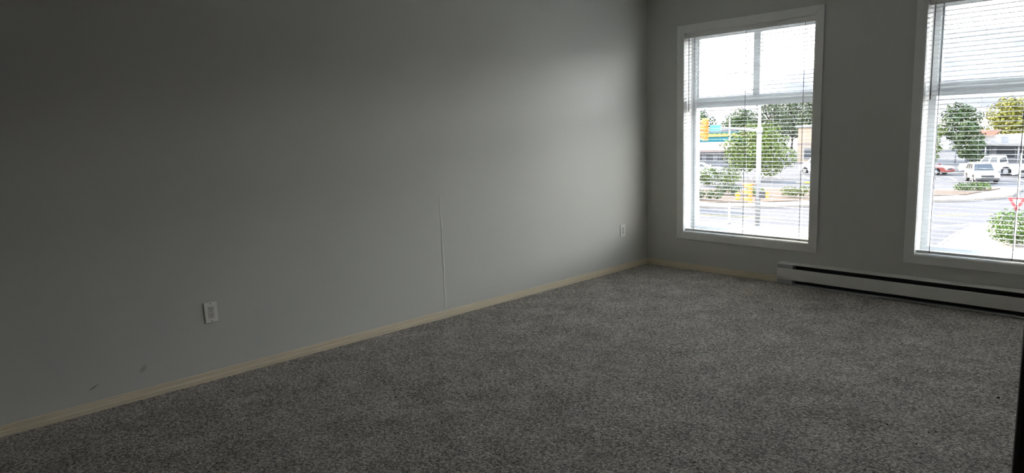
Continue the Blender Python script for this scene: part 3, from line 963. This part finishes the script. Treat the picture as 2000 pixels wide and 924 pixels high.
# ------------------------------------------------------------------ vehicles (length along local x, front at +x)
def vehicle(name, label, kind, x, y, rz, paint):
    t = thing(name, label, 'car', (x, y, G), rz)
    S = {'pickup': dict(L=5.7, W=1.95, hood=1.12, belt=1.14, roof=1.88, wb=(1.78, -1.62), wr=0.40),
         'suv': dict(L=4.6, W=1.85, hood=1.02, belt=1.06, roof=1.70, wb=(1.38, -1.30), wr=0.36),
         'van': dict(L=5.0, W=1.95, hood=1.10, belt=1.15, roof=1.95, wb=(1.52, -1.50), wr=0.36),
         'sedan': dict(L=4.6, W=1.80, hood=0.92, belt=0.95, roof=1.44, wb=(1.38, -1.32), wr=0.33)}[kind]
    L, W, hd, bt, rf, wb, wr = (S[k] for k in ('L', 'W', 'hood', 'belt', 'roof', 'wb', 'wr'))
    h = L / 2
    def arch(cx):
        return [(cx + (wr + 0.08) * math.cos(a), wr + (wr + 0.08) * math.sin(a)) for a in [PI * k / 8 for k in range(9)]]
    low = 0.28
    pts = [(-h, 0.45), (-h + 0.05, low)]
    pts += [(p[0], max(low, p[1])) for p in arch(wb[1])[::-1]]
    pts += [(p[0], max(low, p[1])) for p in arch(wb[0])[::-1]]
    pts += [(h - 0.08, low), (h, 0.5), (h - 0.04, hd - 0.22), (h - 0.22, hd - 0.05), (h * 0.45, hd), (h * 0.30, bt)]
    pts += [(-h + 0.04, bt)]
    bm = bmesh.new()
    bm_prism(bm, pts, 1, -W / 2, W / 2)
    obj('body', bm, paint, t, bevel=0.05)
    # cabin: tapered
    cab = {'pickup': ((h * 0.36, h * 0.16), (-0.95, -0.78)), 'suv': ((h * 0.40, h * 0.08), (-h + 0.08, -h + 0.42)),
           'van': ((h * 0.62, h * 0.30), (-h + 0.04, -h + 0.18)), 'sedan': ((h * 0.36, h * 0.02), (-h * 0.72, -h * 0.34))}[kind]
    (f0, f1), (r0, r1) = cab
    bm = bmesh.new()
    a = W / 2 - 0.04
    b = W / 2 - 0.20
    z0, z1 = bt - 0.02, rf
    vs = [bm.verts.new(p) for p in ((r0, -a, z0), (f0, -a, z0), (f0, a, z0), (r0, a, z0), (r1, -b, z1), (f1, -b, z1), (f1, b, z1), (r1, b, z1))]
    for q in ((0, 3, 2, 1), (4, 5, 6, 7), (0, 1, 5, 4), (1, 2, 6, 5), (2, 3, 7, 6), (3, 0, 4, 7)):
        bm.faces.new([vs[i] for i in q])
    obj('cabin', bm, paint, t, bevel=0.05)
    # windows: quads set just off the cabin faces
    def glass(nm, c4, n):
        bm = bmesh.new()
        A = [Vector(p) + Vector(n) * 0.006 for p in c4]
        B = [Vector(p) - Vector(n) * 0.02 for p in c4]
        va = [bm.verts.new(p) for p in A]
        vb = [bm.verts.new(p) for p in B]
        bm.faces.new(va)
        bm.faces.new(vb[::-1])
        for i in range(4):
            bm.faces.new([va[i], vb[i], vb[(i + 1) % 4], va[(i + 1) % 4]])
        obj(nm, bm, 'car_glass', t)
    def lerp(p, q, u):
        return tuple(p[i] + (q[i] - p[i]) * u for i in range(3))
    def quad(p00, p10, p11, p01, u0, u1, v0, v1):
        f = lambda u, v: lerp(lerp(p00, p10, u), lerp(p01, p11, u), v)
        return [f(u0, v0), f(u1, v0), f(u1, v1), f(u0, v1)]
    for sy in (-1, 1):
        P00, P10, P11, P01 = (r0, sy * a, z0), (f0, sy * a, z0), (f1, sy * b, z1), (r1, sy * b, z1)
        nn = Vector((0, sy * (z1 - z0), a - b)).normalized()
        for (u0, u1) in {'pickup': ((0.08, 0.46), (0.54, 0.93)), 'suv': ((0.05, 0.28), (0.33, 0.61), (0.66, 0.94)), 'van': ((0.04, 0.33), (0.37, 0.63), (0.68, 0.94)), 'sedan': ((0.08, 0.5), (0.55, 0.93))}[kind]:
            glass('side_window', quad(P00, P10, P11, P01, u0, u1, 0.16, 0.86), nn)
    glass('windshield', quad((f0, -a, z0), (f0, a, z0), (f1, b, z1), (f1, -b, z1), 0.07, 0.93, 0.10, 0.90), Vector((z1 - z0, 0, f0 - f1)).normalized())
    glass('rear_window', quad((r0, a, z0), (r0, -a, z0), (r1, -b, z1), (r1, b, z1), 0.1, 0.9, 0.16, 0.85), Vector((-(z1 - z0), 0, r1 - r0)).normalized())
    if kind == 'pickup':
        box('bed_floor', -h + 0.12, r0 - 0.06, -W / 2 + 0.12, W / 2 - 0.12, bt - 0.02, bt + 0.004, 'tyre', t)
    for sx in wb:
        for sy in (-1, 1):
            bm = bmesh.new()
            bmesh.ops.create_cone(bm, cap_ends=True, segments=20, radius1=wr, radius2=wr, depth=0.24,
                                  matrix=Matrix.Translation((sx, sy * (W / 2 - 0.11), wr)) @ Matrix.Rotation(PI / 2, 4, 'X'))
            wl = obj('wheel', bm, 'tyre', t, bevel=0.03)
            bm = bmesh.new()
            bmesh.ops.create_cone(bm, cap_ends=True, segments=16, radius1=wr * 0.62, radius2=wr * 0.62, depth=0.02,
                                  matrix=Matrix.Translation((sx, sy * (W / 2 + 0.015), wr)) @ Matrix.Rotation(PI / 2, 4, 'X'))
            obj('hub', bm, 'wheel_alloy', wl)
    for sy in (-1, 1):
        box('headlamp', h - 0.16, h - 0.01, sy * (W / 2 - 0.28) - 0.2, sy * (W / 2 - 0.28) + 0.2, hd - 0.34, hd - 0.18, 'lamp_glass', t, bevel=0.02)
        box('tail_lamp', -h - 0.01, -h + 0.10, sy * (W / 2 - 0.1) - 0.09, sy * (W / 2 - 0.1) + 0.095, bt - 0.34, bt - 0.06, 'tail_red', t)
        box('mirror', f0 - 0.12, f0 + 0.0, sy * (W / 2 + 0.08) - 0.1, sy * (W / 2 + 0.08) + 0.1, bt + 0.02, bt + 0.18, paint, t, bevel=0.02)
    box('grille', h - 0.05, h + 0.012, -W / 2 + 0.45, W / 2 - 0.45, 0.52, hd - 0.24, 'signal_black', t)
    box('bumper', h - 0.10, h + 0.05, -W / 2 + 0.05, W / 2 - 0.05, 0.34, 0.52, 'signal_black' if kind != 'sedan' else paint, t, bevel=0.03)
    box('bumper', -h - 0.05, -h + 0.08, -W / 2 + 0.05, W / 2 - 0.05, 0.36, 0.54, 'wheel_alloy' if kind == 'pickup' else paint, t, bevel=0.03)
    return t

vehicle('pickup_truck', 'white crew-cab pickup truck driving past the long grey building', 'pickup', -13.3, 77.6, R(166), 'car_white')
vehicle('car', 'silver compact SUV parked behind the low shrub island', 'suv', -12.2, 68.2, R(-66), 'car_silver')
vehicle('car', 'dark red car parked in the shade of the street tree', 'sedan', -18.8, 76.0, R(-12), 'car_red')
vehicle('van', 'white van parked beside the cream building', 'van', -28.4, 72.8, R(160), 'car_white')
vehicle('van', 'white van standing behind the yield sign', 'van', -8.3, 73.6, R(165), 'car_white')
vehicle('car', 'white car parked by the spreading shrub', 'sedan', -38.2, 61.6, R(40), 'car_white')
vehicle('car', 'white car parked in front of the teal shop', 'sedan', -40.4, 67.6, R(20), 'car_white')

# ------------------------------------------------------------------ buildings
def win_row(t, x0, n, step, wd, y, z0, z1, frame='fascia_pale'):
    for k in range(n):
        a = x0 + k * step
        f = box('window', a, a + wd, y - 0.08, y, z0, z1, frame, t)
        box('pane', a + 0.10, a + wd - 0.10, y - 0.10, y - 0.075, z0 + 0.1, z1 - 0.1, 'shop_glass', f)

t = thing('commercial_building', 'long low grey commercial building with pale fascia behind the pickup', 'building', (-12.5, 92.0, G), R(-30))
box('wall', -9, 22, 0, 12, 0, 3.0, 'stucco_grey', t)
box('fascia', -9.3, 22.3, -0.6, 12.3, 2.55, 3.35, 'fascia_pale', t, bevel=0.03)
box('canopy', -9.2, 22.2, -2.2, -0.6, 2.30, 2.55, 'stucco_grey', t)
for k in range(8):
    tube('post', [(-8.5 + k * 4.2, -2.0, 0), (-8.5 + k * 4.2, -2.0, 2.32)], 0.08, 'fascia_pale', t, 8)
win_row(t, -8.0, 9, 3.3, 2.6, 0.0, 0.7, 2.1)
t = thing('roof_sign', 'salmon coloured roof sign on the long grey building', 'sign', (-17.6, 93.6, G + 3.35), R(-14))
bm = bmesh.new()
bm_prism(bm, [(-1.75, 0.0), (0.9, 0.0), (1.75, 0.78), (-1.75, 0.78)], 1, -0.12, 0.12)
obj('panel', bm, 'brick_salmon', t, bevel=0.02)
for sx in (-1.3, 0.6):
    tube('strut', [(sx, 0.1, 0.6), (sx, 0.9, 0.0)], 0.05, 'galvanised', t, 6)
t = thing('shop_building', 'low shop with a pinkish hipped roof and a row of windows', 'building', (-46.5, 80.5, G), R(22))
box('wall', -6, 3.4, 0, 7, 0, 2.1, 'stucco_grey', t)
bm = bmesh.new()
lo = [(-7, -1.0), (4.2, -1.0), (4.2, 8), (-7, 8)]
hi = [(-4.5, 1.8), (1.8, 1.8), (1.8, 5.2), (-4.5, 5.2)]
A = [bm.verts.new((x, y, 2.1)) for x, y in lo]
A2 = [bm.verts.new((x, y, 2.4)) for x, y in lo]
B = [bm.verts.new((x, y, 3.3)) for x, y in hi]
bm.faces.new(A)
bm.faces.new(B)
for p, q in ((A, A2), (A2, B)):
    for i in range(4):
        bm.faces.new([p[i], p[(i + 1) % 4], q[(i + 1) % 4], q[i]])
obj('roof', bm, 'roof_pink', t)
win_row(t, -5.6, 6, 1.5, 1.2, 0.0, 0.7, 1.85)
t = thing('teal_building', 'teal painted shop wall with yellow scalloped trim', 'building', (-52.0, 92.0, G), R(22))
box('wall', -8, 4.6, 0, 8, 0, 4.7, 'teal_wall', t)
box('corner_strip', -4.6, -3.2, -0.12, 0.0, 0, 4.4, 'sign_white', t)
box('parapet', -8.2, 4.8, -0.2, 8.2, 4.7, 4.95, 'stucco_grey', t)
for k in range(11):
    bm = bmesh.new()
    pts = [(0.46 * math.cos(PI * q / 6) , 0.40 * math.sin(PI * q / 6)) for q in range(7)]
    bm_prism(bm, [(p[0] - 3.0 + k * 0.72 - 0.1, p[1] + 4.02) for p in pts], 1, -0.14, -0.02)
    obj('scallop', bm, 'yellow_trim', t)
box('trim_board', -3.3, 4.6, -0.14, 0.0, 3.9, 4.04, 'yellow_trim', t)
t = thing('cream_building', 'sunlit cream stucco building with a white framed window', 'building', (-36.5, 92.5, G), R(8))
box('wall', -3.4, 9, 0, 9, 0, 5.0, 'stucco_cream', t)
box('roof_edge', -3.7, 9.3, -0.3, 9.3, 5.0, 5.25, 'fascia_pale', t)
win_row(t, -1.2, 4, 2.6, 1.5, 0.0, 3.4, 4.6, 'sign_white')
box('band', -3.45, 9.0, -0.06, 0, 2.5, 2.75, 'roof_pink', t)
win_row(t, -2.6, 4, 2.8, 2.2, 0.0, 0.5, 2.1)

print('objects', len(bpy.data.objects))
